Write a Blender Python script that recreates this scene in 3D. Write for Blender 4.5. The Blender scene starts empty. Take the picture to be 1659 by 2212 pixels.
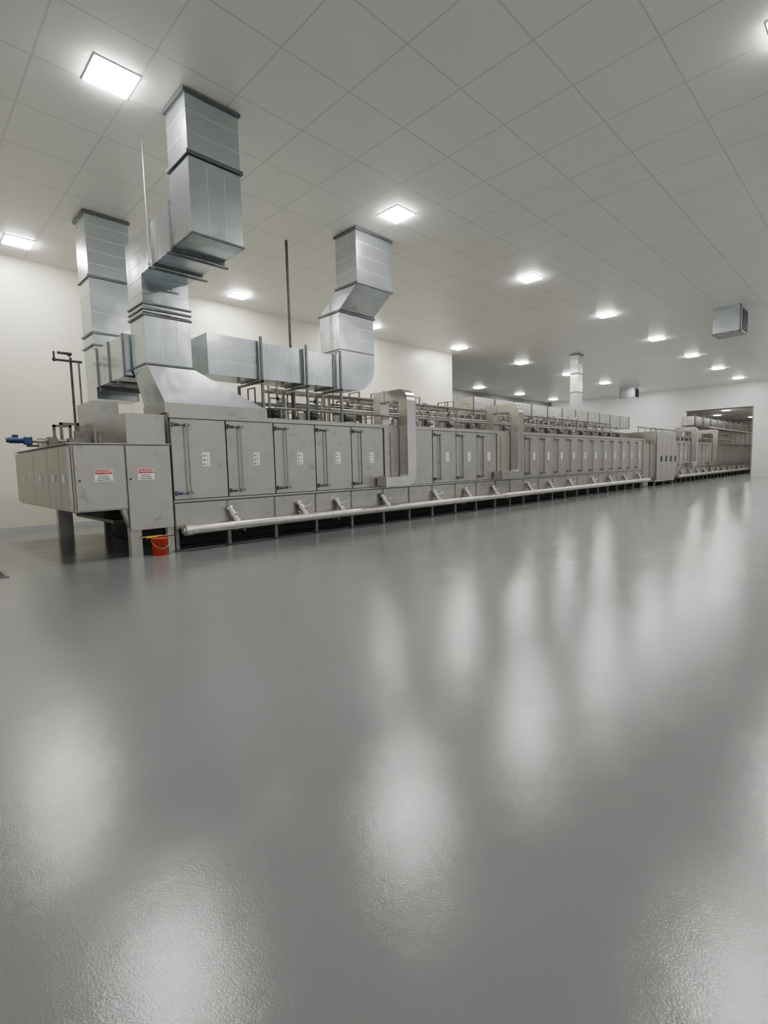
import bpy, math, random
from mathutils import Vector, Matrix
random.seed(4)
scene = bpy.context.scene
col = scene.collection
h = 1.6
H = 5.75
ZC = h + H

# ------------------------------------------------------------------ materials
def newmat(name):
    m = bpy.data.materials.new(name); m.use_nodes = True
    nt = m.node_tree
    return m, nt, nt.nodes["Principled BSDF"]

def pm(name, c, metal=0.0, rough=0.5, nscale=None, namt=0.0, bump=0.0, bscale=60, rvar=0.0, stretch=(1,1,1)):
    m, nt, b = newmat(name)
    b.inputs["Metallic"].default_value = metal
    b.inputs["Roughness"].default_value = rough
    b.inputs["Base Color"].default_value = (*c, 1)
    tc = nt.nodes.new("ShaderNodeTexCoord")
    mp = nt.nodes.new("ShaderNodeMapping"); mp.inputs["Scale"].default_value = stretch
    nt.links.new(tc.outputs["Object"], mp.inputs["Vector"])
    if nscale:
        n = nt.nodes.new("ShaderNodeTexNoise"); n.inputs["Scale"].default_value = nscale
        n.inputs["Detail"].default_value = 6
        nt.links.new(mp.outputs[0], n.inputs["Vector"])
        r = nt.nodes.new("ShaderNodeValToRGB")
        r.color_ramp.elements[0].position = 0.3; r.color_ramp.elements[1].position = 0.7
        r.color_ramp.elements[0].color = (*[v*(1-namt) for v in c], 1)
        r.color_ramp.elements[1].color = (*[min(1, v*(1+namt)) for v in c], 1)
        nt.links.new(n.outputs["Fac"], r.inputs[0]); nt.links.new(r.outputs[0], b.inputs["Base Color"])
    if bump:
        n2 = nt.nodes.new("ShaderNodeTexNoise"); n2.inputs["Scale"].default_value = bscale
        nt.links.new(tc.outputs["Object"], n2.inputs["Vector"])
        bp = nt.nodes.new("ShaderNodeBump"); bp.inputs["Strength"].default_value = bump; bp.inputs["Distance"].default_value = 0.01
        nt.links.new(n2.outputs["Fac"], bp.inputs["Height"]); nt.links.new(bp.outputs[0], b.inputs["Normal"])
    return m

def galv(name, c):
    m, nt, b = newmat(name)
    b.inputs["Metallic"].default_value = 0.93
    geo = nt.nodes.new("ShaderNodeNewGeometry")
    n = nt.nodes.new("ShaderNodeTexNoise"); n.inputs["Scale"].default_value = 1.2; n.inputs["Detail"].default_value = 2
    nf = nt.nodes.new("ShaderNodeTexNoise"); nf.inputs["Scale"].default_value = 35; nf.inputs["Detail"].default_value = 2
    nt.links.new(geo.outputs["Position"], n.inputs["Vector"]); nt.links.new(geo.outputs["Position"], nf.inputs["Vector"])
    r = nt.nodes.new("ShaderNodeValToRGB")
    r.color_ramp.elements[0].position = 0.3; r.color_ramp.elements[1].position = 0.7
    r.color_ramp.elements[0].color = (*[x*0.95 for x in c], 1); r.color_ramp.elements[1].color = (*[min(1, x*1.05) for x in c], 1)
    nt.links.new(nf.outputs["Fac"], r.inputs[0]); nt.links.new(r.outputs[0], b.inputs["Base Color"])
    mr = nt.nodes.new("ShaderNodeMapRange"); mr.inputs["From Min"].default_value = 0.3; mr.inputs["From Max"].default_value = 0.7
    mr.inputs["To Min"].default_value = 0.20; mr.inputs["To Max"].default_value = 0.30
    nt.links.new(n.outputs["Fac"], mr.inputs["Value"]); nt.links.new(mr.outputs[0], b.inputs["Roughness"])
    bp = nt.nodes.new("ShaderNodeBump"); bp.inputs["Strength"].default_value = 0.35; bp.inputs["Distance"].default_value = 0.07
    nt.links.new(n.outputs["Fac"], bp.inputs["Height"]); nt.links.new(bp.outputs[0], b.inputs["Normal"])
    return m

def oven_mat(name, c, metal=0.75, rough=0.32, brush=0.05, stain=0.78):
    m, nt, b = newmat(name)
    b.inputs["Metallic"].default_value = metal
    n = nt.nodes.new("ShaderNodeTexNoise"); n.inputs["Scale"].default_value = 4.0; n.inputs["Detail"].default_value = 8; n.inputs["Roughness"].default_value = 0.62
    geo = nt.nodes.new("ShaderNodeNewGeometry")
    nt.links.new(geo.outputs["Position"], n.inputs["Vector"])
    r = nt.nodes.new("ShaderNodeValToRGB")
    e = r.color_ramp.elements
    e[0].position = 0.31; e[0].color = (*[x*stain for x in c], 1)
    e[1].position = 0.40; e[1].color = (*c, 1)
    e2 = e.new(0.72); e2.color = (*[x*1.10 for x in c], 1)
    nt.links.new(n.outputs["Fac"], r.inputs[0]); nt.links.new(r.outputs[0], b.inputs["Base Color"])
    mp = nt.nodes.new("ShaderNodeMapping"); mp.inputs["Scale"].default_value = (40, 40, 1.0)
    nt.links.new(geo.outputs["Position"], mp.inputs["Vector"])
    n2 = nt.nodes.new("ShaderNodeTexNoise"); n2.inputs["Scale"].default_value = 1.0; n2.inputs["Detail"].default_value = 2
    nt.links.new(mp.outputs[0], n2.inputs["Vector"])
    mr = nt.nodes.new("ShaderNodeMapRange"); mr.inputs["To Min"].default_value = rough-brush; mr.inputs["To Max"].default_value = rough+brush
    nt.links.new(n2.outputs["Fac"], mr.inputs["Value"]); nt.links.new(mr.outputs[0], b.inputs["Roughness"])
    n3 = nt.nodes.new("ShaderNodeTexNoise"); n3.inputs["Scale"].default_value = 1.1; n3.inputs["Detail"].default_value = 2
    nt.links.new(geo.outputs["Position"], n3.inputs["Vector"])
    bp = nt.nodes.new("ShaderNodeBump"); bp.inputs["Strength"].default_value = 0.35; bp.inputs["Distance"].default_value = 0.06
    nt.links.new(n3.outputs["Fac"], bp.inputs["Height"]); nt.links.new(bp.outputs[0], b.inputs["Normal"])
    return m

GALV = galv("galvanised_sheet", (0.56, 0.61, 0.635))
RIB = pm("galvanised_seam", (0.75, 0.79, 0.81), 0.9, 0.35, 30, 0.1)
FLG = pm("galvanised_flange", (0.16, 0.17, 0.17), 0.7, 0.45, 20, 0.2)
SS = oven_mat("stainless_panel", (0.385, 0.375, 0.343))
SS2 = oven_mat("stainless_duct_sheet", (0.49, 0.48, 0.45), 0.95, 0.22, 0.015, 0.92)
PIPE = pm("stainless_pipe", (0.58, 0.565, 0.53), 0.85, 0.28, 8, 0.15)
BAR = pm("handle_bar_steel", (0.38, 0.38, 0.36), 0.8, 0.35, 8, 0.15)
DARK = pm("dark_gasket_and_shade", (0.018, 0.018, 0.018), 0, 0.7, 10, 0.3)
STEEL = pm("dark_steel", (0.07, 0.07, 0.066), 0.5, 0.5, 15, 0.3)
FRAME = pm("frame_steel", (0.18, 0.175, 0.16), 0.6, 0.45, 9, 0.25)
BLUE = pm("blue_enamel", (0.02, 0.045, 0.14), 0.1, 0.35, 12, 0.15)
WHITE = pm("white_vinyl", (0.85, 0.85, 0.83), 0, 0.5, 20, 0.04)
RED = pm("red_vinyl", (0.55, 0.02, 0.025), 0, 0.45, 20, 0.05)
BLACK = pm("black_print", (0.03, 0.03, 0.03), 0, 0.5, 20, 0.1)
ORANGE = pm("orange_plastic", (0.66, 0.05, 0.02), 0, 0.4, 12, 0.1)
YELLOW = pm("yellow_plastic", (0.50, 0.33, 0.04), 0, 0.45, 12, 0.1)
WALLM = pm("cream_wall", (0.77, 0.745, 0.63), 0, 0.35, 0.6, 0.03, 0.05, 8)
WALLW = pm("white_wall_panel", (0.64, 0.64, 0.64), 0, 0.4, 0.6, 0.03)
DWALL = pm("dark_grey_wall", (0.12, 0.12, 0.11), 0, 0.6, 0.8, 0.15)  # dark grey colour of the recess walls
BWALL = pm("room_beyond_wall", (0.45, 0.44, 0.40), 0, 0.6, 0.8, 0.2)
TRIMW = pm("white_trim", (0.82, 0.82, 0.8), 0, 0.4, 2, 0.03)

def wall_panel_lines(m, axis, period, phase):
    nt = m.node_tree; b = nt.nodes["Principled BSDF"]
    src = b.inputs["Base Color"].links[0].from_socket
    geo = nt.nodes.new("ShaderNodeNewGeometry"); sp = nt.nodes.new("ShaderNodeSeparateXYZ")
    nt.links.new(geo.outputs["Position"], sp.inputs[0])
    a = nt.nodes.new("ShaderNodeMath"); a.operation = 'SUBTRACT'; a.inputs[1].default_value = phase
    nt.links.new(sp.outputs[axis], a.inputs[0])
    p = nt.nodes.new("ShaderNodeMath"); p.operation = 'PINGPONG'; p.inputs[1].default_value = period/2
    nt.links.new(a.outputs[0], p.inputs[0])
    l = nt.nodes.new("ShaderNodeMath"); l.operation = 'LESS_THAN'; l.inputs[1].default_value = 0.008
    nt.links.new(p.outputs[0], l.inputs[0])
    mx = nt.nodes.new("ShaderNodeMix"); mx.data_type = 'RGBA'
    nt.links.new(l.outputs[0], mx.inputs[0]); nt.links.new(src, mx.inputs[6]); mx.inputs[7].default_value = (0.55, 0.53, 0.46, 1)
    nt.links.new(mx.outputs[2], b.inputs["Base Color"])
wall_panel_lines(WALLM, 0, 3.66, 2.0)
wall_panel_lines(WALLW, 1, 3.66, 1.0)

# ceiling
T = 0.2125*H
CEIL, nt, b = newmat("suspended_ceiling")
geo = nt.nodes.new("ShaderNodeNewGeometry"); sp = nt.nodes.new("ShaderNodeSeparateXYZ")
nt.links.new(geo.outputs["Position"], sp.inputs[0])
outs = []
for ax, ph in ((0, 0.971*H), (1, 0.867*H)):
    a = nt.nodes.new("ShaderNodeMath"); a.operation = 'SUBTRACT'; a.inputs[1].default_value = ph
    nt.links.new(sp.outputs[ax], a.inputs[0])
    p = nt.nodes.new("ShaderNodeMath"); p.operation = 'PINGPONG'; p.inputs[1].default_value = T/2
    nt.links.new(a.outputs[0], p.inputs[0])
    l = nt.nodes.new("ShaderNodeMath"); l.operation = 'LESS_THAN'; l.inputs[1].default_value = 0.014
    nt.links.new(p.outputs[0], l.inputs[0]); outs.append(l)
mxm = nt.nodes.new("ShaderNodeMath"); mxm.operation = 'MAXIMUM'
nt.links.new(outs[0].outputs[0], mxm.inputs[0]); nt.links.new(outs[1].outputs[0], mxm.inputs[1])
nz = nt.nodes.new("ShaderNodeTexNoise"); nz.inputs["Scale"].default_value = 0.7; nz.inputs["Detail"].default_value = 4
nt.links.new(geo.outputs["Position"], nz.inputs["Vector"])
rr = nt.nodes.new("ShaderNodeValToRGB"); rr.color_ramp.elements[0].color = (0.87, 0.865, 0.815, 1); rr.color_ramp.elements[1].color = (0.92, 0.915, 0.865, 1)
nt.links.new(nz.outputs["Fac"], rr.inputs[0])
mx = nt.nodes.new("ShaderNodeMix"); mx.data_type = 'RGBA'
nt.links.new(mxm.outputs[0], mx.inputs[0]); nt.links.new(rr.outputs[0], mx.inputs[6]); mx.inputs[7].default_value = (0.70, 0.70, 0.66, 1)
nt.links.new(mx.outputs[2], b.inputs["Base Color"]); b.inputs["Roughness"].default_value = 0.32

# floor
FLOORM, nt, b = newmat("glossy_epoxy_floor")
geo = nt.nodes.new("ShaderNodeNewGeometry")
n1 = nt.nodes.new("ShaderNodeTexNoise"); n1.inputs["Scale"].default_value = 0.35; n1.inputs["Detail"].default_value = 4
nt.links.new(geo.outputs["Position"], n1.inputs["Vector"])
rr = nt.nodes.new("ShaderNodeValToRGB"); rr.color_ramp.elements[0].position = .3; rr.color_ramp.elements[1].position = .7
rr.color_ramp.elements[0].color = (0.188, 0.196, 0.197, 1); rr.color_ramp.elements[1].color = (0.210, 0.218, 0.219, 1)
nt.links.new(n1.outputs["Fac"], rr.inputs[0]); nt.links.new(rr.outputs[0], b.inputs["Base Color"])
n3 = nt.nodes.new("ShaderNodeTexNoise"); n3.inputs["Scale"].default_value = 1.6; n3.inputs["Detail"].default_value = 6
nt.links.new(geo.outputs["Position"], n3.inputs["Vector"])
mr = nt.nodes.new("ShaderNodeMapRange"); mr.inputs["From Min"].default_value = 0.25; mr.inputs["From Max"].default_value = 0.75
mr.inputs["To Min"].default_value = 0.07; mr.inputs["To Max"].default_value = 0.18
nt.links.new(n3.outputs["Fac"], mr.inputs["Value"]); nt.links.new(mr.outputs[0], b.inputs["Roughness"])
n2 = nt.nodes.new("ShaderNodeTexNoise"); n2.inputs["Scale"].default_value = 115; n2.inputs["Detail"].default_value = 4
n2.inputs["Roughness"].default_value = 0.6
nt.links.new(geo.outputs["Position"], n2.inputs["Vector"])
n4 = nt.nodes.new("ShaderNodeTexNoise"); n4.inputs["Scale"].default_value = 2.6; n4.inputs["Detail"].default_value = 4
nt.links.new(geo.outputs["Position"], n4.inputs["Vector"])
bp = nt.nodes.new("ShaderNodeBump"); bp.inputs["Strength"].default_value = 0.28; bp.inputs["Distance"].default_value = 0.0026
nt.links.new(n2.outputs["Fac"], bp.inputs["Height"])
bp2 = nt.nodes.new("ShaderNodeBump"); bp2.inputs["Strength"].default_value = 0.35; bp2.inputs["Distance"].default_value = 0.009
nt.links.new(n4.outputs["Fac"], bp2.inputs["Height"]); nt.links.new(bp.outputs[0], bp2.inputs["Normal"])
nt.links.new(bp2.outputs[0], b.inputs["Normal"])
b.inputs["IOR"].default_value = 1.60

def emis(name, c, s):
    m, nt, b = newmat(name)
    b.inputs["Base Color"].default_value = (0.9, 0.9, 0.9, 1)
    b.inputs["Emission Color"].default_value = (*c, 1); b.inputs["Emission Strength"].default_value = s
    return m
LAMP = emis("led_diffuser", (1.0, 0.97, 0.925), 190)

# ------------------------------------------------------------------ mesh builder
WO = {}
class MB:
    def __init__(s): s.v = []; s.f = []; s.m = []; s.sm = []; s.mats = []
    def mi(s, mat):
        if mat not in s.mats: s.mats.append(mat)
        return s.mats.index(mat)
    def add(s, vs, fs, mat, smooth=False):
        o = len(s.v); s.v += [Vector(v) for v in vs]; k = s.mi(mat)
        for f in fs: s.f.append([i+o for i in f]); s.m.append(k); s.sm.append(smooth)
        return s
    def box(s, x0, x1, y0, y1, z0, z1, mat):
        vs = [(x0,y0,z0),(x1,y0,z0),(x1,y1,z0),(x0,y1,z0),(x0,y0,z1),(x1,y0,z1),(x1,y1,z1),(x0,y1,z1)]
        return s.add(vs, [(0,3,2,1),(4,5,6,7),(0,1,5,4),(1,2,6,5),(2,3,7,6),(3,0,4,7)], mat)
    def loft(s, r0, r1, mat):
        n = len(r0)
        fs = [tuple(range(n))[::-1], tuple(range(n, 2*n))]
        fs += [(i, (i+1) % n, n+(i+1) % n, n+i) for i in range(n)]
        return s.add(list(r0)+list(r1), fs, mat)
    def prism(s, pts, axis, a, c, mat):
        def P(p, t):
            return {'x': (t, p[0], p[1]), 'y': (p[0], t, p[1]), 'z': (p[0], p[1], t)}[axis]
        r0 = [P(p, a) for p in pts]; r1 = [P(p, c) for p in pts]
        return s.loft(r0, r1, mat)
    def cyl(s, p0, p1, r, mat, seg=14, r2=None, cap=True):
        p0 = Vector(p0); p1 = Vector(p1); d = (p1-p0).normalized()
        u = d.orthogonal().normalized(); w = d.cross(u); r2 = r if r2 is None else r2
        vs = []
        for p, R in ((p0, r), (p1, r2)):
            for i in range(seg):
                a = 2*math.pi*i/seg; vs.append(p+u*math.cos(a)*R+w*math.sin(a)*R)
        fs = [(i, (i+1) % seg, seg+(i+1) % seg, seg+i) for i in range(seg)]
        s.add(vs, fs, mat, True)
        if cap:
            s.add(vs[:seg], [tuple(range(seg))[::-1]], mat); s.add(vs[seg:], [tuple(range(seg))], mat)
        return s
    def tube(s, pts, r, mat, seg=10):
        for a, c in zip(pts[:-1], pts[1:]): s.cyl(a, c, r, mat, seg)
        for p in pts[1:-1]: s.ball(p, r*1.02, mat)
        return s
    def ball(s, c, r, mat, n=8, k=5):
        c = Vector(c); vs = [c+Vector((0,0,r))]; fs = []
        for j in range(1, k):
            t = math.pi*j/k
            for i in range(n):
                a = 2*math.pi*i/n; vs.append(c+Vector((math.sin(t)*math.cos(a), math.sin(t)*math.sin(a), math.cos(t)))*r)
        vs.append(c-Vector((0,0,r)))
        for i in range(n): fs.append((0, 1+i, 1+(i+1) % n))
        for j in range(k-2):
            for i in range(n): fs.append((1+j*n+i, 1+(j+1)*n+i, 1+(j+1)*n+(i+1) % n, 1+j*n+(i+1) % n))
        L = len(vs)-1
        for i in range(n): fs.append((L, 1+(k-2)*n+(i+1) % n, 1+(k-2)*n+i))
        return s.add(vs, fs, mat, True)

def fixn(me):
    import bmesh
    bm = bmesh.new(); bm.from_mesh(me); bmesh.ops.recalc_face_normals(bm, faces=bm.faces); bm.to_mesh(me); bm.free()

def mk(mb, name, parent=None, org=None, bevel=0.0, label=None):
    org = Vector(org) if org is not None else (WO[parent.name].copy() if parent else Vector((0,0,0)))
    me = bpy.data.meshes.new(name)
    me.from_pydata([v-org for v in mb.v], [], mb.f)
    for m in mb.mats: me.materials.append(m)
    for p, k, sm in zip(me.polygons, mb.m, mb.sm): p.material_index = k; p.use_smooth = sm
    fixn(me)
    o = bpy.data.objects.new(name, me); col.objects.link(o)
    WO[o.name] = org.copy()
    if parent:
        o.parent = parent; o.location = org-WO[parent.name]
    else: o.location = org
    if bevel:
        bv = o.modifiers.new("bevel", 'BEVEL'); bv.width = bevel; bv.segments = 2; bv.limit_method = 'ANGLE'
    if label: o["label"] = label
    return o

def thing(name, loc, label, cat, group=None):
    e = bpy.data.objects.new(name, None); e.empty_display_size = 0.2; e.location = loc
    col.objects.link(e); WO[e.name] = Vector(loc)
    e["label"] = label; e["category"] = cat
    if group: e["group"] = group
    return e
def top(o, label, cat, group=None):
    o["label"] = label; o["category"] = cat
    if group: o["group"] = group
    return o
def dup(o, parent, loc=None):
    c = o.copy(); col.objects.link(c)
    if parent is not None: c.parent = parent
    if loc is not None: c.location = loc
    return c
def dup_tree(root, loc):
    r = root.copy(); r.location = loc; col.objects.link(r)
    for ch in root.children:
        c = ch.copy(); c.parent = r; col.objects.link(c)
        for g in ch.children:
            k = g.copy(); k.parent = c; col.objects.link(k)
    return r
def text_mesh(body, size, mat):
    cu = bpy.data.curves.new("t", 'FONT'); cu.body = body; cu.size = size; cu.align_x = 'CENTER'; cu.align_y = 'CENTER'; cu.extrude = 0.001
    o = bpy.data.objects.new("t", cu); col.objects.link(o)
    bpy.context.view_layer.update()
    dg = bpy.context.evaluated_depsgraph_get()
    me = bpy.data.meshes.new_from_object(o.evaluated_get(dg))
    bpy.data.objects.remove(o)
    me.materials.clear(); me.materials.append(mat)
    me.transform(Matrix.Rotation(math.radians(90), 4, 'X'))
    return me

# ------------------------------------------------------------------ setting
XF = 48.0; YW = 2.93*H; XWE = 21.9; YR = 24.4
ZT = ZC - 0.004
OY1 = 12.45; OZ = 5.42
def struct(o): o["kind"] = "structure"; return o
struct(mk(MB().box(-14, 80, -16, 30, -0.2, 0, FLOORM), "floor"))
struct(mk(MB().box(-14, XF+0.3, -16, 30, ZC, ZC+0.2, CEIL), "ceiling"))
struct(mk(MB().box(-14, XWE, YW, YW+0.3, 0, ZC, WALLM), "wall_back"))
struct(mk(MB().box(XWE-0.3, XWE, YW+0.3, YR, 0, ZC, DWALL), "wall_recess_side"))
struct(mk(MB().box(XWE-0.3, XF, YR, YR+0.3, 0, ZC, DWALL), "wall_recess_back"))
m = MB()
m.box(XF, XF+0.3, -16, 7.85, 0, ZC, WALLW).box(XF, XF+0.3, OY1, YR+0.3, 0, ZC, WALLW).box(XF, XF+0.3, 7.85, OY1, OZ, ZC, WALLW)
struct(mk(m, "wall_far"))
struct(mk(MB().box(XWE-0.12, XWE+0.03, YW-0.04, YW+0.31, 0, ZC-0.01, TRIMW), "trim_1"))
m = MB().box(XF-0.03, XF+0.33, 7.80, 7.87, 0, OZ, FRAME).box(XF-0.03, XF+0.33, 7.80, OY1, OZ-0.02, OZ+0.04, STEEL)
struct(mk(m, "trim_2"))
struct(mk(MB().box(-14, XWE-0.13, YW-0.03, YW, 0, 0.15, WALLW), "baseboard_back"))
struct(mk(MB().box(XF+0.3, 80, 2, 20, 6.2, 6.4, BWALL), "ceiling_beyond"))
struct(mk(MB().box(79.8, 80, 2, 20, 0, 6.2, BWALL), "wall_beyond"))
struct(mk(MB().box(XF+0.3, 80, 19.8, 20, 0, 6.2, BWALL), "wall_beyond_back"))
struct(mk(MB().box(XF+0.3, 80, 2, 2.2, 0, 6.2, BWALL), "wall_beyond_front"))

# ------------------------------------------------------------------ ceiling lights
def make_light(loc):
    L = thing("ceiling_light", loc, "square flat white LED panel light, lit, recessed in the tiled ceiling", "ceiling light", "LED panels in the ceiling")
    x, y, z = loc
    m = MB(); a = 0.31; bb = 0.28
    m.box(x-a, x+a, y-a, y-bb, z-0.015, z, TRIMW).box(x-a, x+a, y+bb, y+a, z-0.015, z, TRIMW)
    m.box(x-a, x-bb, y-bb, y+bb, z-0.015, z, TRIMW).box(x+bb, x+a, y-bb, y+bb, z-0.015, z, TRIMW)
    mk(m, "light_frame", L)
    # diffuser lens hangs slightly below the frame so its rim washes the tiles around it
    mk(MB().box(x-bb, x+bb, y-bb, y+bb, z-0.038, z-0.002, LAMP), "diffuser", L)
    return L
first = None
pos = []
for n in range(0, 8):
    pos.append((0.494*H+n*1.051*H, 1.452*H)); pos.append((0.494*H+n*1.051*H, 2.715*H)); pos.append((0.494*H+n*1.051*H+0.25, 0.205*H))
for n in (5, 6, 7): pos.append((0.494*H+n*1.051*H, 3.96*H))
for (x, y) in pos:
    if x > XF-0.5: continue
    if first is None: first = make_light((x, y, ZC))
    else: dup_tree(first, (x, y, ZC))
for x, y in ((51, 9.5), (54, 13), (54, 8.5), (60, 12), (62, 9), (66, 14), (73, 12), (70, 8)):
    l = dup_tree(first, (x, y, 6.2)); l["label"] = "square LED panel light in the room past the wall opening"

# ------------------------------------------------------------------ ducts
def ring(m, ax, p, x0, x1, y0, y1, z0, z1, t, e, mat):
    if ax == 'z': m.box(x0-e, x1+e, y0-e, y1+e, p-t/2, p+t/2, mat)
    if ax == 'x': m.box(p-t/2, p+t/2, y0-e, y1+e, z0-e, z1+e, mat)
    if ax == 'y': m.box(x0-e, x1+e, p-t/2, p+t/2, z0-e, z1+e, mat)
def duct(P, ax, x0, x1, y0, y1, z0, z1, rib=0.3, name="duct_section", mat=None):
    mat = mat or GALV
    m = MB().box(x0, x1, y0, y1, z0, z1, mat)
    a, c = {'x': (x0, x1), 'y': (y0, y1), 'z': (z0, z1)}[ax]
    n = max(1, round((c-a)/rib))
    for i in range(1, n): ring(m, ax, a+(c-a)*i/n, x0, x1, y0, y1, z0, z1, 0.012, 0.004, RIB)
    return mk(m, name, P)
def flange(P, ax, p, x0, x1, y0, y1, z0, z1, t=0.04, e=0.035):
    m = MB(); ring(m, ax, p, x0, x1, y0, y1, z0, z1, t, e, FLG)
    return mk(m, "flange", P)

E = thing("exhaust_duct", (4.9, 10.3, 2.68), "tall galvanised steel duct stepping from oven hood up to ceiling", "duct")
tx0, tx1 = 3.68, 4.56
duct(E, 'z', tx0, tx1, 7.80, 8.51, 6.42, ZT, 0.3)
duct(E, 'z', tx0, tx1, 7.80, 8.51, 5.23, 6.38, 1.2)
mk(MB().box(tx0+.29, tx0+.30, 7.795, 7.80, 5.25, 6.3, RIB).box(tx0+.58, tx0+.59, 7.795, 7.80, 5.25, 6.3, RIB), "seam", E)
flange(E, 'z', ZC-0.04, tx0, tx1, 7.80, 8.51, 0, 0)
flange(E, 'z', 6.42, tx0, tx1, 7.80, 8.51, 0, 0, 0.055)
flange(E, 'z', 5.25, tx0, tx1, 7.80, 8.51, 0, 0, 0.03, 0.015)
duct(E, 'y', tx0, tx1, 8.51, 9.99, 5.23, 5.94, 0.74)
flange(E, 'y', 8.55, tx0, tx1, 0, 0, 5.23, 5.94, 0.05)
flange(E, 'y', 9.38, tx0, tx1, 0, 0, 5.23, 5.94, 0.03, 0.025)
for yy in (8.56, 9.38):
    mk(MB().box(tx0-0.08, tx1+0.12, yy, yy+0.05, 5.15, 5.18, FLG), "support_strut", E)
duct(E, 'z', tx0, tx1, 9.99, 10.72, 4.68, 5.94, 0.28)
m = MB()
for i in range(3): m.box(tx0-.01-.02*(i % 2), tx1+.01+.02*(i % 2), 9.98-.02*(i % 2), 10.73+.02*(i % 2), 4.56+.045*i, 4.595+.045*i, FLG if i == 1 else GALV)
mk(m, "flexible_connector", E)
flange(E, 'z', 4.72, tx0, tx1, 9.99, 10.72, 0, 0, 0.03)
flange(E, 'z', 4.52, tx0, tx1, 9.99, 10.72, 0, 0, 0.03)
duct(E, 'z', tx0, tx1, 9.99, 10.72, 3.62, 4.52, 1.0)
mk(MB().box(tx0+.3, tx0+.312, 9.984, 9.99, 3.64, 4.5, RIB).box(tx0+.6, tx0+.612, 9.984, 9.99, 3.64, 4.5, RIB), "seam", E)
flange(E, 'z', 3.61, tx0, tx1, 9.99, 10.72, 0, 0, 0.03)
m = MB()
m.loft([(3.95, 9.93, 2.90), (6.16, 9.93, 2.90), (6.16, 11.0, 2.90), (3.95, 11.0, 2.90)],
       [(tx0, 9.99, 3.60), (tx1, 9.99, 3.60), (tx1, 10.72, 3.60), (tx0, 10.72, 3.60)], GALV)
mk(m, "hood", E)
mk(MB().box(3.93, 6.18, 9.91, 11.02, 2.70, 2.90, SS), "hood_base", E)

R = thing("exhaust_duct", (4.05, 13.1, 2.68), "galvanised duct dropping from ceiling and elbowing forward behind stack", "duct")
rx0, rx1, ry0, ry1 = 3.58, 4.49, 12.8, 13.55
duct(R, 'z', rx0, rx1, ry0, ry1, 5.95, ZT, 0.3)
duct(R, 'z', rx0, rx1, ry0, ry1, 3.25, 5.95, 0.4)
flange(R, 'z', ZC-0.04, rx0, rx1, ry0, ry1, 0, 0, 0.05)
flange(R, 'z', 5.95, rx0, rx1, ry0, ry1, 0, 0, 0.05)
flange(R, 'z', 4.72, rx0, rx1, ry0, ry1, 0, 0, 0.04)
flange(R, 'z', 4.45, rx0, rx1, ry0, ry1, 0, 0, 0.03)
duct(R, 'y', rx0, rx1, 10.80, ry0, 3.5, 4.3, 0.5)
for yy in (10.9, 11.8, 12.6): flange(R, 'y', yy, rx0, rx1, 0, 0, 3.5, 4.3, 0.03, 0.025)
for yy in (11.3, 12.5):
    mk(MB().box(rx1+0.08, rx1+0.12, yy-0.018, yy+0.018, 2.70, 4.4, FLG), "support_post", R)
    mk(MB().box(rx0-0.03, rx1+0.125, yy-0.03, yy+0.03, 3.40, 3.45, FLG), "support_strut", R)

S = thing("exhaust_duct", (7.4, 10.5, 2.68), "galvanised duct with offset bend, rounded elbow and long horizontal run", "duct")
sx0, sx1 = 8.55, 9.76
duct(S, 'z', sx0, sx1, 9.41, 10.19, 6.05, ZT, 0.3)
flange(S, 'z', ZC-0.04, sx0, sx1, 9.41, 10.19, 0, 0)
flange(S, 'z', 6.05, sx0, sx1, 9.41, 10.19, 0, 0, 0.05)
m = MB(); m.loft([(sx0, 10.13, 5.55), (sx1, 10.13, 5.55), (sx1, 10.92, 5.55), (sx0, 10.92, 5.55)],
                 [(sx0, 9.41, 6.03), (sx1, 9.41, 6.03), (sx1, 10.19, 6.03), (sx0, 10.19, 6.03)], GALV)
mk(m, "offset_section", S)
flange(S, 'z', 5.53, sx0, sx1, 10.13, 10.92, 0, 0, 0.05)
duct(S, 'z', sx0, sx1, 10.13, 10.92, 4.60, 5.50, 0.3)
flange(S, 'z', 4.58, sx0, sx1, 10.13, 10.92, 0, 0, 0.02, 0.012)
pts = [(8.55, 4.58), (9.76, 4.58), (9.76, 4.25)]
for i in range(1, 9):
    a = math.pi/2*i/9; pts.append((9.10+0.66*math.cos(a), 4.25-0.66*math.sin(a)))
pts += [(9.10, 3.59), (8.30, 3.59), (8.30, 4.40), (8.45, 4.43)]
mk(MB().prism(pts, 'y', 10.13, 10.92, GALV), "elbow", S)
duct(S, 'x', 6.15, 8.30, 10.13, 10.92, 3.60, 4.40, 0.31)
duct(S, 'x', 4.97, 6.15, 10.13, 10.92, 3.58, 4.42, 1.3)
mk(MB().box(4.975, 6.12, 10.122, 10.13, 4.10, 4.112, RIB).box(4.975, 6.12, 10.122, 10.13, 3.86, 3.872, RIB), "seam", S)
for xx in (6.15, 7.38, 8.30): flange(S, 'x', xx, 0, 0, 10.13, 10.92, 3.59, 4.40, 0.03, 0.02)
for xx in (6.17, 7.40, 8.46):
    mk(MB().box(xx-0.026, xx+0.026, 10.0, 10.05, 2.70, 4.5, FLG), "support_post", S)
    mk(MB().box(xx-0.025, xx+0.025, 10.0, 11.1, 3.50, 3.55, FLG), "support_strut", S)
    mk(MB().box(xx-0.028, xx+0.028, 11.04, 11.1, 2.70, 3.55, FLG), "support_post", S)

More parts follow.
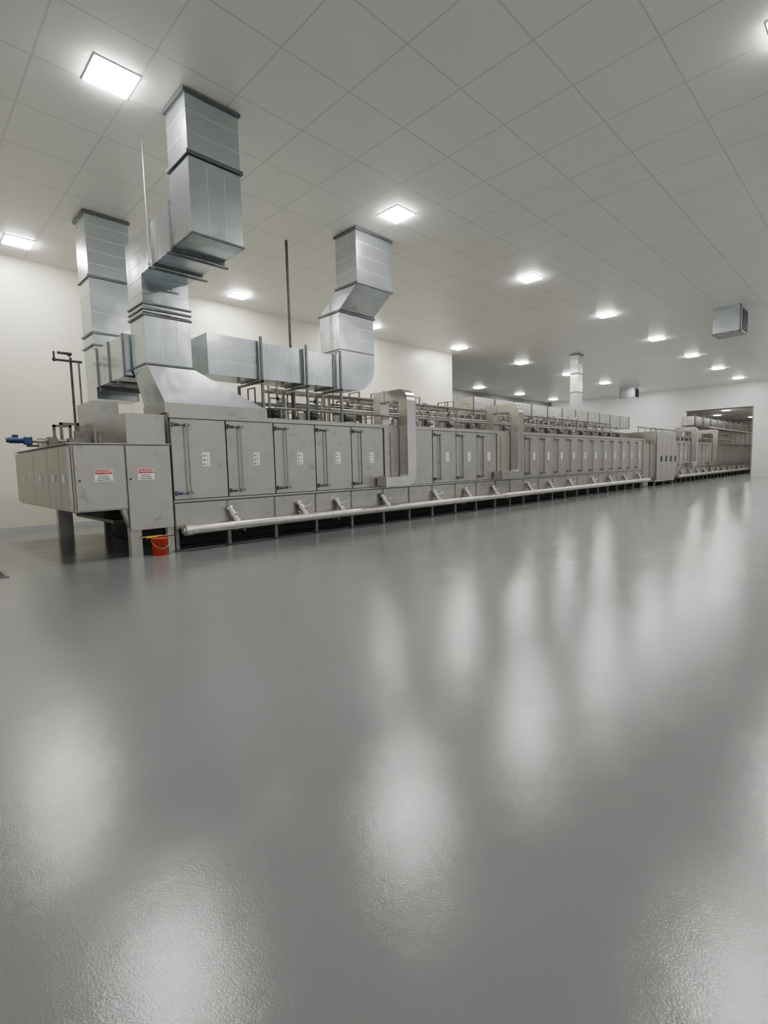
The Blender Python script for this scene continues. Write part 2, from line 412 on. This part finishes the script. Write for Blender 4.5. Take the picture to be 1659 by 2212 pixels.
F = thing("exhaust_duct", (26.8, 12.4, 2.68), "narrow galvanised duct rising to ceiling from long horizontal duct", "duct")
duct(F, 'z', 27.1, 27.7, 12.28, 12.70, 4.25, ZT, 0.6)
for z in (ZC-0.04, 6.3, 5.3): flange(F, 'z', z, 27.1, 27.7, 12.28, 12.70, 0, 0, 0.05, 0.03)
duct(F, 'x', 17.0, 34.0, 12.0, 12.85, 3.55, 4.25, 0.8, mat=SS2)
for i in range(12): flange(F, 'x', 17.05+i*1.54, 0, 0, 12.0, 12.85, 3.55, 4.25, 0.04, 0.02)
for i in range(6):
    xx = 17.5+i*2.3
    mk(MB().box(xx-0.02, xx+0.02, 11.93, 11.96, 2.70, 3.52, FRAME).box(xx-0.02, xx+0.02, 12.88, 12.91, 2.70, 3.52, FRAME).box(xx-0.02, xx+0.02, 11.93, 12.91, 3.48, 3.52, FRAME), "support_frame", F)
V = thing("process_duct", (55, 11.5, 2.68), "long rectangular grey duct running through the wall opening", "duct")
duct(V, 'x', 45.5, 70, 11.2, 12.1, 4.15, 4.85, 1.2, mat=SS2)
for i in range(10): mk(MB().box(45.8+i*2.4, 45.86+i*2.4, 11.14, 11.19, 2.70, 5.0, FRAME).box(45.8+i*2.4, 45.86+i*2.4, 11.14, 12.1, 4.08, 4.14, FRAME), "support_frame", V)

# ------------------------------------------------------------------ oven
def door_proto(x, parent, w):
    y = 9.80
    m = MB().box(x+0.020, x+w-0.004, y, y+0.065, 1.015, 2.592, SS)
    d = mk(m, "door", parent, (x, y, 1.04), 0.008)
    hm = MB()
    hx = x+0.30
    hm.cyl((hx, y-0.07, 1.10), (hx, y-0.07, 2.52), 0.014, BAR, 8)
    hm.box(hx+0.045, hx+0.065, y-0.03, y-0.01, 1.12, 2.50, BAR)
    for z in (1.14, 2.47):
        hm.cyl((x+0.05, y-0.05, z), (hx+0.05, y-0.05, z), 0.014, FRAME, 8)
        hm.box(hx-0.02, hx+0.07, y-0.075, y, z-0.025, z+0.025, FRAME)
    mk(hm, "handle", d)
    for z in (1.14, 2.47):
        mk(MB().cyl((x+0.05, y-0.055, z), (x+0.16, y-0.055, z), 0.028, BLUE, 10).box(x+0.03, x+0.055, y-0.08, y, z-0.045, z+0.045, FRAME), "latch", d, label="blue latch sleeve")
    lx = x+0.62; lz = 1.80
    lm = MB().box(lx, lx+0.16, y-0.004, y-0.0005, lz-0.14, lz+0.14, WHITE)
    for k in range(3):
        z0 = lz+0.055-k*0.085
        lm.prism([(lx+0.015, z0), (lx+0.055, z0), (lx+0.035, z0+0.045)], 'y', y-0.006, y-0.004, BLACK)
        for q in range(3): lm.box(lx+0.07, lx+0.14-0.012*q, y-0.006, y-0.004, z0+0.004+0.015*q, z0+0.008+0.015*q, BLACK)
    mk(lm, "warning_label", d, label="white vinyl label with three black hazard pictograms")
    return d
def clone_door(proto, parent, x):
    d = dup(proto, parent, loc=Vector((x, 9.80, 1.04))-WO[parent.name])
    for ch in proto.children: dup(ch, d)
    return d

def front_duct(x, ext=0.85, name="return_duct"):
    wd = 0.34
    P = thing(name, (x+wd/2, 9.6, 1.02), "slim stainless duct bending over oven top and down its front", "duct", "ducts down the oven front")
    x1 = x+wd; yf, yb = 9.42, 9.74
    pts = [(yb, 1.42), (yf, 1.42), (yf, 3.36)]
    for i in range(1, 8):
        a = math.pi/2*i/7; pts.append((yf+0.32-0.32*math.cos(a), 3.36+0.32*math.sin(a)))
    pts += [(10.75, 3.68), (10.75, 3.38), (9.86, 3.38), (yb+0.03, 3.34), (yb, 3.24)]
    mk(MB().prism(pts, 'x', x, x1, SS2), "duct_section", P, bevel=0.006)
    mk(MB().box(x, x1, 10.46, 10.75, 2.70, 3.38, SS2), "duct_section", P)
    for z in (1.9, 2.6, 3.2): mk(MB().box(x-0.010, x1+0.010, yf-0.010, yb+0.010, z, z+0.025, SS2), "flange", P)
    mk(MB().box(x-0.02, x1+0.02, 10.3, 10.33, 3.36, 3.70, SS2), "flange", P)
    pts = [(x1, 1.42)]
    for i in range(0, 8):
        a = math.pi/2*i/7; pts.append((x1-0.30+0.30*math.cos(a), 1.32-0.30*math.sin(a)))
    pts += [(x-ext, 1.02), (x-ext, 1.27), (x-0.05, 1.27), (x, 1.32), (x, 1.42)]
    mk(MB().prism(pts, 'y', yf, yb, SS2), "elbow", P, bevel=0.006)
    mk(MB().box(x-ext-0.04, x-ext, yf-0.02, yb, 0.99, 1.30, SS2), "flange", P)
    return P

def make_oven(x0, segs, label, yb=14.6):
    L = sum(s[1] for s in segs); x1 = x0+L
    O = thing("tunnel_oven", ((x0+x1)/2, 12.2, 0), label, "industrial oven", "industrial ovens in a line")
    mk(MB().box(x0, x1, 9.87, yb, 0.92, 2.68, SS).box(x0+0.01, x1-0.01, 9.862, 9.87, 1.0, 2.6, DARK), "body", O)
    mk(MB().box(x0, x1, 9.78, 9.87, 2.60, 2.69, SS), "top_rail", O)
    mk(MB().box(x0, x1, 9.80, 9.87, 0.965, 1.005, SS).box(x0, x1, 9.83, 9.87, 0.95, 0.965, STEEL), "ledge", O)
    mk(MB().box(x0, x1, 10.45, yb-0.2, 0.02, 0.92, DARK), "base_shade_block", O)  # dark block added under the oven, standing in for the deep shadow there
    x = x0; proto = None; bounds = [x0]
    for k, w in segs:
        if k == 'd':
            if proto is None: proto = door_proto(x, O, w)
            else: clone_door(proto, O, x)
        else:
            pw = w
            mk(MB().box(x+0.02, x+pw*0.52, 9.76, 9.87, 1.01, 2.60, SS).box(x+pw*0.52, x+pw-0.02, 9.80, 9.87, 1.01, 2.60, SS)
               .box(x+pw*0.1, x+pw*0.12, 9.75, 9.77, 1.1, 2.5, FRAME), "fan_panel", O, bevel=0.006)
            bounds.append(x+w*0.5)
        x += w; bounds.append(x)
    bounds = sorted(bounds)
    for a, c in zip(bounds[:-1], bounds[1:]):
        mk(MB().box(a+0.015, c-0.015, 9.84, 9.90, 0.44, 0.945, SS), "lower_panel", O, bevel=0.005)
    for a in bounds:
        xx = min(max(a, x0+0.04), x1-0.04)
        mk(MB().box(xx-0.035, xx+0.035, 9.835, 9.90, 0, 0.44, FRAME).box(xx-0.02, xx+0.02, 9.81, 9.84, 0.44, 0.93, SS).box(xx-0.07, xx+0.07, 9.78, 9.92, 0, 0.015, STEEL), "leg", O)
    return O
segs = [('d', 1.15)]*5+[('p', 2.1)]+[('d', 1.15)]*3+[('p', 1.95)]+[('d', 1.15)]*11+[('p', 0.35)]
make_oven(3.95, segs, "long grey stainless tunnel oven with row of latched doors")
front_duct(10.28)
front_duct(16.10, 1.05)
segs2 = [('d', 1.15)]*3+[('p', 2.1)]+[('d', 1.15)]*3+[('p', 2.1)]+[('d', 1.15)]*16
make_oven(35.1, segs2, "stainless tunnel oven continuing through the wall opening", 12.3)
front_duct(39.1); front_duct(44.8)

C = thing("control_cabinet", (33.3, 10, 0), "tall stainless cabinet with narrow doors joining the two ovens", "cabinet")
mk(MB().box(31.5, 35.05, 9.62, 11.9, 0.25, 3.15, SS2), "body", C)
for i in range(4):
    a = 31.55+i*0.87
    d = mk(MB().box(a, a+0.83, 9.56, 9.615, 0.35, 3.05, SS), "door", C, bevel=0.008)
    mk(MB().box(a+0.72, a+0.76, 9.51, 9.56, 1.4, 1.75, STEEL), "handle", d)
for xx in (31.6, 33.2, 34.9): mk(MB().box(xx-0.05, xx+0.05, 9.65, 9.75, 0, 0.25, FRAME), "leg", C)
top(mk(MB().box(30.22, 31.48, 10.0, 14.2, 0.02, 2.55, SS).box(30.25, 31.45, 9.95, 10.0, 0.5, 2.4, SS2).box(30.22, 31.48, 9.97, 10.02, 2.5, 2.62, FRAME), "connecting_section", None, (30.85, 12, 0)),
        "stainless connecting housing bridging oven and cabinet", "machine housing")

# ------------------------------------------------------------------ header pipe
def header(x0, x1, xs, label):
    P = thing("header_pipe", ((x0+x1)/2, 9.62, 0), label, "pipe", "headers along the oven base")
    y, z = 9.66, 0.42
    mk(MB().cyl((x0, y, z), (x1, y, z), 0.095, PIPE, 18), "pipe", P)
    mk(MB().cyl((x0-0.05, y, z), (x0+0.10, y, z), 0.11, PIPE, 18).cyl((x0-0.09, y, z), (x0-0.05, y, z), 0.07, PIPE, 18), "end_cap", P)
    for xx in [x0+1.0+2.6*i for i in range(int((x1-x0-1)/2.6)+1)]:
        mk(MB().cyl((xx, y, z), (xx+0.07, y, z), 0.107, PIPE, 18), "coupling", P)
        mk(MB().box(xx+0.2, xx+0.25, y-0.02, 9.835, z-0.14, z-0.095, FRAME), "bracket", P)
    for xx in xs:
        p0 = Vector((xx+0.12, y, z+0.03)); p1 = Vector((xx-0.01, 9.80, 0.80)); d = (p1-p0)
        mm = MB().cyl(p0, p1, 0.058, PIPE, 14).cyl(p0+d*0.05, p0+d*0.25, 0.080, PIPE, 14).cyl(p0+d*0.45, p0+d*0.65, 0.082, PIPE, 14).cyl(p0+d*0.85, p0+d*0.97, 0.085, PIPE, 14)
        br = mk(mm, "branch_pipe", P)
        c = p0+d*0.52
        mk(MB().cyl(c, c+Vector((0.02, -0.10, 0.03)), 0.016, PIPE, 8).cyl(c+Vector((0.0, -0.10, 0.03)), c+Vector((0.20, -0.12, 0.10)), 0.013, PIPE, 8), "valve_handle", br)
header(4.12, 30.6, [5.1, 6.85, 7.99, 9.6, 11.8, 13.4, 15.0, 17.4, 19.1, 20.9, 23.2, 25.2, 27.1, 29.2], "stainless header pipe with angled valved branches along the oven base")
header(36.0, 58.0, [37+1.9*i for i in range(11)], "stainless header pipe along the base of the second oven")

# ------------------------------------------------------------------ end housing
N = thing("conveyor_end_housing", (3.1, 12.2, 0), "grey sheet metal housing on legs with two danger signs", "machine housing")
mk(MB().box(2.27, 3.94, 9.83, 14.6, 0.90, 2.08, SS), "body", N, bevel=0.01)
for a, c in ((2.30, 3.10), (3.13, 3.92)):
    d = mk(MB().box(a, c, 9.78, 9.828, 0.93 if a < 3 else 0.50, 2.06, SS), "access_panel", N, bevel=0.006)
    sx = (a+c)/2 - 0.02+ (0.06 if a < 3 else -0.05)
    sg = mk(MB().box(sx-0.145, sx+0.145, 9.774, 9.779, 1.43, 1.64, WHITE), "danger_sign", d, label="white sign with red header reading DANGER")
    mk(MB().box(sx-0.137, sx+0.137, 9.771, 9.774, 1.555, 1.632, RED), "header_band", sg)
    me = text_mesh("DANGER", 0.074, WHITE)
    t = bpy.data.objects.new("lettering", me); col.objects.link(t); t.parent = sg
    t.location = Vector((sx, 9.769, 1.593))-WO[sg.name]
    mm = MB()
    for q in range(3): mm.box(sx-0.11+0.01*q, sx+0.11-0.015*q, 9.772, 9.774, 1.447+0.033*q, 1.458+0.033*q, BLACK)
    mk(mm, "small_print", sg)
    mk(MB().cyl((a+0.06 if a < 3 else a+0.05, 9.76, 1.45), (a+0.06 if a < 3 else a+0.05, 9.785, 1.45), 0.018, STEEL, 10), "latch", d)
for a, c in ((9.86, 10.42), (10.46, 11.32), (11.36, 12.60), (12.64, 14.55)):
    d = mk(MB().box(2.215, 2.268, a, c, 0.95, 2.04, SS), "side_door", N, bevel=0.006)
    mk(MB().box(2.195, 2.215, (a+c)/2-0.06, (a+c)/2+0.06, 1.42, 1.56, WHITE), "handle", d, label="small white latch plate")
mk(MB().box(2.2, 3.94, 9.77, 14.62, 2.08, 2.10, SS), "top_lip", N)
mk(MB().prism([(3.02, 0.90), (3.40, 0.90), (3.34, 0.5), (3.34, 0.0), (3.14, 0.0), (3.14, 0.55)], 'y', 9.86, 10.02, SS), "leg", N)
mk(MB().box(3.82, 3.94, 9.86, 9.98, 0, 0.9, SS), "leg", N)
mk(MB().box(2.85, 3.15, 13.9, 14.1, 0, 0.9, SS), "leg", N)
mk(MB().box(3.6, 3.72, 13.0, 13.12, 0, 0.9, FRAME), "leg", N)
mk(MB().box(3.75, 3.87, 11.8, 11.92, 0, 0.9, FRAME), "leg", N)
mk(MB().box(3.2, 3.9, 11.0, 13.8, 0.55, 0.62, FRAME), "cross_beam", N)
mk(MB().box(2.9, 3.94, 10.5, 14.0, 0.70, 0.9, DARK), "drip_pan", N)
mk(MB().box(3.20, 3.90, 9.90, 9.95, 2.10, 2.66, SS).box(3.20, 3.25, 9.95, 10.6, 2.10, 2.66, SS), "shield_plate", N, bevel=0.004)
mk(MB().box(3.05, 3.54, 11.3, 11.36, 2.10, 3.02, SS).box(3.05, 3.10, 11.36, 12.4, 2.10, 3.02, SS), "shield_plate", N, bevel=0.004)
mk(MB().prism([(3.55, 2.55), (3.92, 2.66), (3.92, 2.10), (3.4, 2.10)], 'y', 10.4, 11.2, SS2), "sloped_cover", N)
for (a, y) in ((2.62, 12.0), (2.62, 12.6)):
    mk(MB().box(a, a+0.05, y, y+0.05, 2.10, 2.62, FRAME).box(a+0.3, a+0.35, y, y+0.05, 2.10, 2.62, FRAME).box(a, a+0.35, y, y+0.05, 2.57, 2.62, FRAME), "bearing_frame", N)
mk(MB().box(2.45, 2.75, 12.9, 13.4, 2.10, 2.36, SS), "bearing_housing", N, bevel=0.01)
mk(MB().cyl((2.32, 11.8, 2.22), (3.1, 11.8, 2.22), 0.045, FRAME, 14).box(2.35, 2.5, 11.7, 11.9, 2.1, 2.3, FRAME), "drive_shaft", N)
mk(MB().box(2.75, 3.02, 11.45, 11.55, 2.10, 2.42, FRAME), "roller_bracket", N)
mk(MB().box(2.45, 2.6, 10.6, 10.8, 2.10, 2.22, FRAME), "roller_bracket", N)
mk(MB().box(2.9, 3.0, 10.5, 10.6, 2.10, 2.35, FRAME), "roller_bracket", N)

M = thing("gear_motor", (1.85, 11.8, 2.24), "small blue electric gear motor on the drive shaft", "motor")
mk(MB().cyl((1.72, 11.8, 2.24), (1.95, 11.8, 2.24), 0.062, BLUE, 16).cyl((1.68, 11.8, 2.24), (1.72, 11.8, 2.24), 0.05, BLUE, 16), "motor", M)
m = MB()
for i in range(5): m.cyl((1.74+i*0.04, 11.8, 2.24), (1.752+i*0.04, 11.8, 2.24), 0.070, BLUE, 16)
mk(m, "cooling_fins", M)
mk(MB().box(1.95, 2.09, 11.73, 11.87, 2.15, 2.31, BLUE), "gearbox", M, bevel=0.02)
mk(MB().cyl((2.09, 11.8, 2.22), (2.315, 11.8, 2.22), 0.03, FRAME, 12), "shaft", M)
mk(MB().box(1.78, 1.87, 11.76, 11.84, 2.29, 2.34, BLUE), "terminal_box", M)
mk(MB().box(2.0, 2.195, 11.76, 11.84, 2.11, 2.15, STEEL), "bracket", M)

# bucket & squeegee
bx, by = 3.60, 9.72
K = thing("bucket", (bx, by, 0), "orange red plastic bucket standing on the floor beside the leg", "bucket")
m = MB(); sg_ = 28
prof = [(0.0, 0.0), (0.125, 0.0), (0.147, 0.31), (0.156, 0.31), (0.156, 0.34), (0.147, 0.34), (0.142, 0.32), (0.12, 0.02), (0.0, 0.02)]
vs = []; fs = []
for r, z in prof:
    for i in range(sg_):
        a = 2*math.pi*i/sg_; vs.append((bx+r*math.cos(a), by+r*math.sin(a), z))
for j in range(len(prof)-1):
    for i in range(sg_): fs.append((j*sg_+i, j*sg_+(i+1) % sg_, (j+1)*sg_+(i+1) % sg_, (j+1)*sg_+i))
m.add(vs, fs, ORANGE, True)
mk(m, "bucket_body", K)
pts = [(bx+0.16*math.cos(a), by-0.16*abs(math.sin(a))*0.9-0.02, 0.30-0.16*math.sin(a)) for a in [math.pi*i/12 for i in range(13)]]
mk(MB().tube(pts, 0.004, PIPE, 6), "bail_handle", K)
mk(MB().prism([(bx-0.04, 0.14), (bx+0.04, 0.14), (bx, 0.22)], 'y', by-0.147, by-0.137, BLACK), "printed_label", K)
Q = thing("floor_squeegee", (bx-0.02, by, 0.34), "yellow plastic squeegee laid across the bucket rim", "squeegee")
mk(MB().box(bx-0.24, bx+0.22, by-0.03, by+0.03, 0.342, 0.366, YELLOW), "blade_holder", Q, bevel=0.006)
mk(MB().box(bx-0.05, bx+0.26, by-0.045, by-0.03, 0.345, 0.36, BLACK), "rubber_blade", Q)
mk(MB().cyl((bx-0.3, by+0.10, 0.355), (bx+0.05, by+0.03, 0.365), 0.012, YELLOW, 10), "handle", Q)

D = thing("floor_drain", (0.75, 9.9, 0), "dark rectangular steel drain grate set in floor", "drain")
mk(MB().box(0.2, 1.25, 9.6, 9.64, 0, 0.012, FRAME).box(0.2, 1.25, 10.16, 10.2, 0, 0.012, FRAME).box(1.21, 1.25, 9.64, 10.16, 0, 0.012, FRAME), "drain_frame", D)
m = MB().box(0.2, 1.21, 9.64, 10.16, 0, 0.004, DARK)
for i in range(12): m.box(0.22+i*0.082, 0.24+i*0.082, 9.64, 10.16, 0.004, 0.012, STEEL)
mk(m, "grate", D)

# ------------------------------------------------------------------ poles / rods / pipes
top(mk(MB().cyl((7.76, 11.18, 2.70), (7.76, 11.18, ZT), 0.035, STEEL, 12), "conduit_pole", None, (7.76, 11.18, 2.70)),
    "black vertical conduit pole running from the oven top to the ceiling", "pole")
top(mk(MB().cyl((3.61, 9.37, 5.2), (3.61, 9.37, ZT), 0.010, PIPE, 8).cyl((3.61, 9.37, 5.2), (3.61, 9.37, 5.23), 0.03, PIPE, 8), "threaded_rod", None, (3.61, 9.37, 5.2)),
    "thin steel rod hanging the duct from the ceiling", "hanger rod")
G = thing("gas_pipe", (3.3, 13.3, 2.1), "dark vertical gas pipe with valves beside the rear duct", "pipe")
mk(MB().cyl((3.22, 13.3, 2.1), (3.22, 13.3, 4.2), 0.026, STEEL, 10).cyl((3.38, 13.3, 2.1), (3.38, 13.3, 4.1), 0.020, FRAME, 10), "riser", G)
mk(MB().cyl((2.90, 13.3, 4.12), (3.45, 13.3, 4.12), 0.028, STEEL, 10).cyl((2.90, 13.3, 4.12), (2.90, 13.3, 4.30), 0.022, STEEL, 10).ball((2.90, 13.3, 4.12), 0.045, STEEL), "valve_arm", G)
mk(MB().cyl((2.97, 13.3, 4.28), (3.25, 13.3, 4.28), 0.032, STEEL, 10).ball((3.2, 13.3, 4.26), 0.045, STEEL), "regulator", G)

def pipe_run(y, z, x0, x1, r, mat, name, label, step=2.4):
    P = thing(name, ((x0+x1)/2, y, 2.68), label, "pipe", "pipe runs over the oven")
    mk(MB().cyl((x0, y, z), (x1, y, z), r, mat, 10), "pipe", P)
    for i in range(int((x1-x0)/step)+1):
        xx = x0+0.15+i*step
        if xx < x1: mk(MB().box(xx-0.015, xx+0.015, y-0.02, y+0.02, 2.70, z-r+0.005, FRAME), "support_post", P)
pipe_run(10.22, 2.98, 6.6, 29.5, 0.035, FRAME, "gas_pipe", "steel gas pipe on short posts over oven", 1.9)
pipe_run(11.40, 3.22, 4.8, 29.8, 0.045, BAR, "steam_pipe", "stainless pipe on short posts over oven", 1.3)
pipe_run(12.98, 3.50, 8.5, 30.0, 0.05, STEEL, "gas_pipe", "dark steel gas pipe on tall posts over oven", 1.7)
pipe_run(11.85, 3.42, 9.5, 29.8, 0.03, FRAME, "gas_pipe", "steel gas pipe on short posts over oven", 1.1)
pipe_run(11.62, 3.62, 9.0, 29.8, 0.025, STEEL, "gas_pipe", "thin dark pipe on tall posts over oven", 1.45)
pipe_run(11.6, 3.2, 35.5, 62.0, 0.06, FRAME, "gas_pipe", "steel gas pipe over the second oven", 1.2)
pipe_run(12.0, 3.7, 35.5, 62.0, 0.06, BAR, "steam_pipe", "stainless pipe over the second oven", 1.3)
pipe_run(10.25, 3.9, 45.6, 66.0, 0.06, FRAME, "process_pipe", "steel pipe passing through the wall opening", 1.7)

def tray(x0, x1, y, z):
    P = thing("cable_tray", ((x0+x1)/2, y, 2.68), "steel ladder cable tray on posts above the oven", "cable tray", "cable trays over the oven")
    mk(MB().box(x0, x1, y-0.02, y+0.02, z, z+0.10, FRAME).box(x0, x1, y+0.38, y+0.42, z, z+0.10, FRAME), "side_rail", P)
    m = MB()
    for i in range(int((x1-x0)/0.4)): m.box(x0+0.2+i*0.4, x0+0.23+i*0.4, y, y+0.4, z+0.02, z+0.04, STEEL)
    mk(m, "rungs", P)
    for i in range(int((x1-x0)/2.3)+1):
        xx = x0+0.2+i*2.3
        mk(MB().box(xx-0.025, xx+0.025, y-0.06, y-0.02, 2.70, z+0.35, FRAME).box(xx-0.025, xx+0.025, y+0.42, y+0.46, 2.70, z+0.35, FRAME).box(xx-0.025, xx+0.025, y-0.06, y+0.46, z+0.33, z+0.36, FRAME), "support_frame", P)
tray(8.9, 30.0, 14.0, 4.0)
tray(10.9, 16.5, 12.3, 3.62)

def burner(x):
    P = thing("burner_unit", (x, 10.6, 2.685), "gas burner with blower, valve and bent pipes on oven roof", "burner", "burners on the oven roof")
    y = 10.9; z = 2.69
    mk(MB().box(x-0.16, x+0.16, y-0.16, y+0.16, z, z+0.05, FRAME).cyl((x, y, z+0.05), (x, y, z+0.32), 0.10, FRAME, 14).cyl((x, y, z+0.32), (x, y, z+0.36), 0.13, STEEL, 14), "body", P)
    mk(MB().cyl((x-0.05, y-0.16, z+0.22), (x+0.10, y-0.16, z+0.22), 0.10, STEEL, 14).cyl((x+0.10, y-0.16, z+0.22), (x+0.28, y-0.16, z+0.22), 0.06, FRAME, 12), "blower", P)
    mk(MB().tube([(x, y, z+0.3), (x, y, z+0.62), (x+0.45, y, z+0.62), (x+0.45, y, z+0.02)], 0.022, BAR, 8), "pipe", P)
    mk(MB().tube([(x-0.35, y+0.1, z+0.02), (x-0.35, y+0.1, z+0.85), (x-0.35, y+0.42, z+0.85), (x-0.35, y+0.42, z+0.02)], 0.02, FRAME, 8), "pipe", P)
    mk(MB().ball((x+0.22, y, z+0.62), 0.05, STEEL).box(x+0.18, x+0.34, y-0.01, y+0.01, z+0.70, z+0.715, YELLOW).cyl((x+0.22, y, z+0.62), (x+0.22, y, z+0.71), 0.012, STEEL, 8), "valve", P)
    mk(MB().box(x-0.30, x-0.14, y-0.08, y+0.06, z+0.12, z+0.30, BAR).cyl((x-0.2, y, z), (x-0.2, y, z+0.12), 0.02, STEEL, 8), "junction_box", P)
    return P
bp_ = None
for i in range(20):
    x = 6.9+i*1.15
    if 10.1 < x < 11.0 or 15.7 < x < 16.8: continue
    if bp_ is None: bp_ = burner(x)
    else: dup_tree(bp_, (x, 10.6, 2.685))
for i in range(2): dup_tree(bp_, (7.3+i*1.4, 12.0, 2.685))
for i in range(10):
    x = 36.2+i*1.15
    if not (38.6 < x < 39.8 or 44.4 < x < 45.5): dup_tree(bp_, (x, 10.6, 2.685))
def uframe(x, y0, y1, z1):
    m = MB().tube([(x, y0, 2.70), (x, y0, z1), (x, y1, z1), (x, y1, 2.70)], 0.022, FRAME, 8)
    m.cyl((x, y0, 2.69+(z1-2.69)*0.5), (x, y1, 2.69+(z1-2.69)*0.5), 0.018, FRAME, 8)
    return top(mk(m, "pipe_frame", None, (x, y0, 2.70)), "tubular steel guard frame standing on the oven roof", "pipe frame", "guard frames on the oven roof")
uf = uframe(4.9, 11.55, 12.35, 3.3)
for i in range(18):
    c = uf.copy(); col.objects.link(c); c.location = (9.2+i*1.15, 13.1, 2.70); c.scale = (1, 1, 1.0 + 0.9*((i*7) % 3)/2)
# uneven conduit loops with small junction boxes, in the plane of the pipe runs
CL = thing("conduit_loop", (9.4, 11.74, 2.70), "bent steel conduit loop with small junction box on roof", "conduit", "conduit loops on the oven roof")
mk(MB().tube([(9.4, 11.74, 2.70), (9.4, 11.74, 3.55), (9.62, 11.74, 3.7), (9.95, 11.74, 3.7), (9.95, 11.74, 2.70)], 0.024, BAR, 8), "conduit", CL)
mk(MB().box(9.58, 9.80, 11.70, 11.78, 3.05, 3.30, STEEL).box(9.66, 9.70, 11.73, 11.75, 2.70, 3.05, FRAME), "junction_box", CL)
mk(MB().cyl((9.40, 11.72, 3.25), (9.95, 11.72, 3.25), 0.016, FRAME, 8).ball((9.5, 11.72, 3.25), 0.05, STEEL), "cross_pipe", CL)
for i in range(19):
    k = dup_tree(CL, (10.45+i*1.02+random.uniform(-0.2, 0.2), 11.74, 2.70))
    s_ = random.uniform(0.7, 1.3); k.scale = (random.uniform(0.7, 1.2), 1, s_)

# ------------------------------------------------------------------ air units at ceiling
def heater(x, y0, y1, z0, d):
    P = thing("air_unit", (x+d/2, (y0+y1)/2, z0), "boxy galvanised air unit with louvred side fixed to ceiling", "air unit", "air units on the ceiling")
    mk(MB().box(x, x+d, y0, y1, z0, ZT, GALV), "casing", P)
    mk(MB().box(x-0.02, x, y0+0.03, y0+0.07, z0, ZT, FLG).box(x-0.02, x+d, y1, y1+0.02, z0, z0+0.05, FLG).box(x-0.02, x, y0, y1, z0, z0+0.04, FLG), "edge_trim", P)
    m = MB().box(x+0.05, x+d-0.05, y0-0.01, y0-0.001, z0+0.06, ZC-0.15, DARK)
    for i in range(8):
        z = z0+0.1+i*(ZC-z0-0.3)/8
        m.box(x+0.05, x+d-0.05, y0-0.035, y0-0.01, z, z+0.02, FLG)
    mk(m, "louvre", P)
heater(23.5, 4.3, 5.25, 6.35, 1.0)
heater(43.0, 14.8, 16.0, 6.5, 0.9)

# ------------------------------------------------------------------ camera & world
A = Vector((1102.5, 128, -1086)).normalized(); Bv = Vector((-1079.5, 76, -1086)).normalized()
Zv = A.cross(Bv).normalized(); Bv = Zv.cross(A).normalized()
Rm = Matrix((A, Bv, Zv))
cam = bpy.data.cameras.new("camera"); co = bpy.data.objects.new("camera", cam); col.objects.link(co)
co.matrix_world = Matrix.Translation((0, 0, h)) @ Rm.to_4x4()
cam.sensor_fit = 'VERTICAL'; cam.sensor_height = 36; cam.lens = 1086/2212*36; cam.clip_end = 300
scene.camera = co
w = bpy.data.worlds.new("world"); scene.world = w; w.use_nodes = True
w.node_tree.nodes["Background"].inputs[0].default_value = (0.96, 0.975, 0.955, 1)
w.node_tree.nodes["Background"].inputs[1].default_value = 0.85
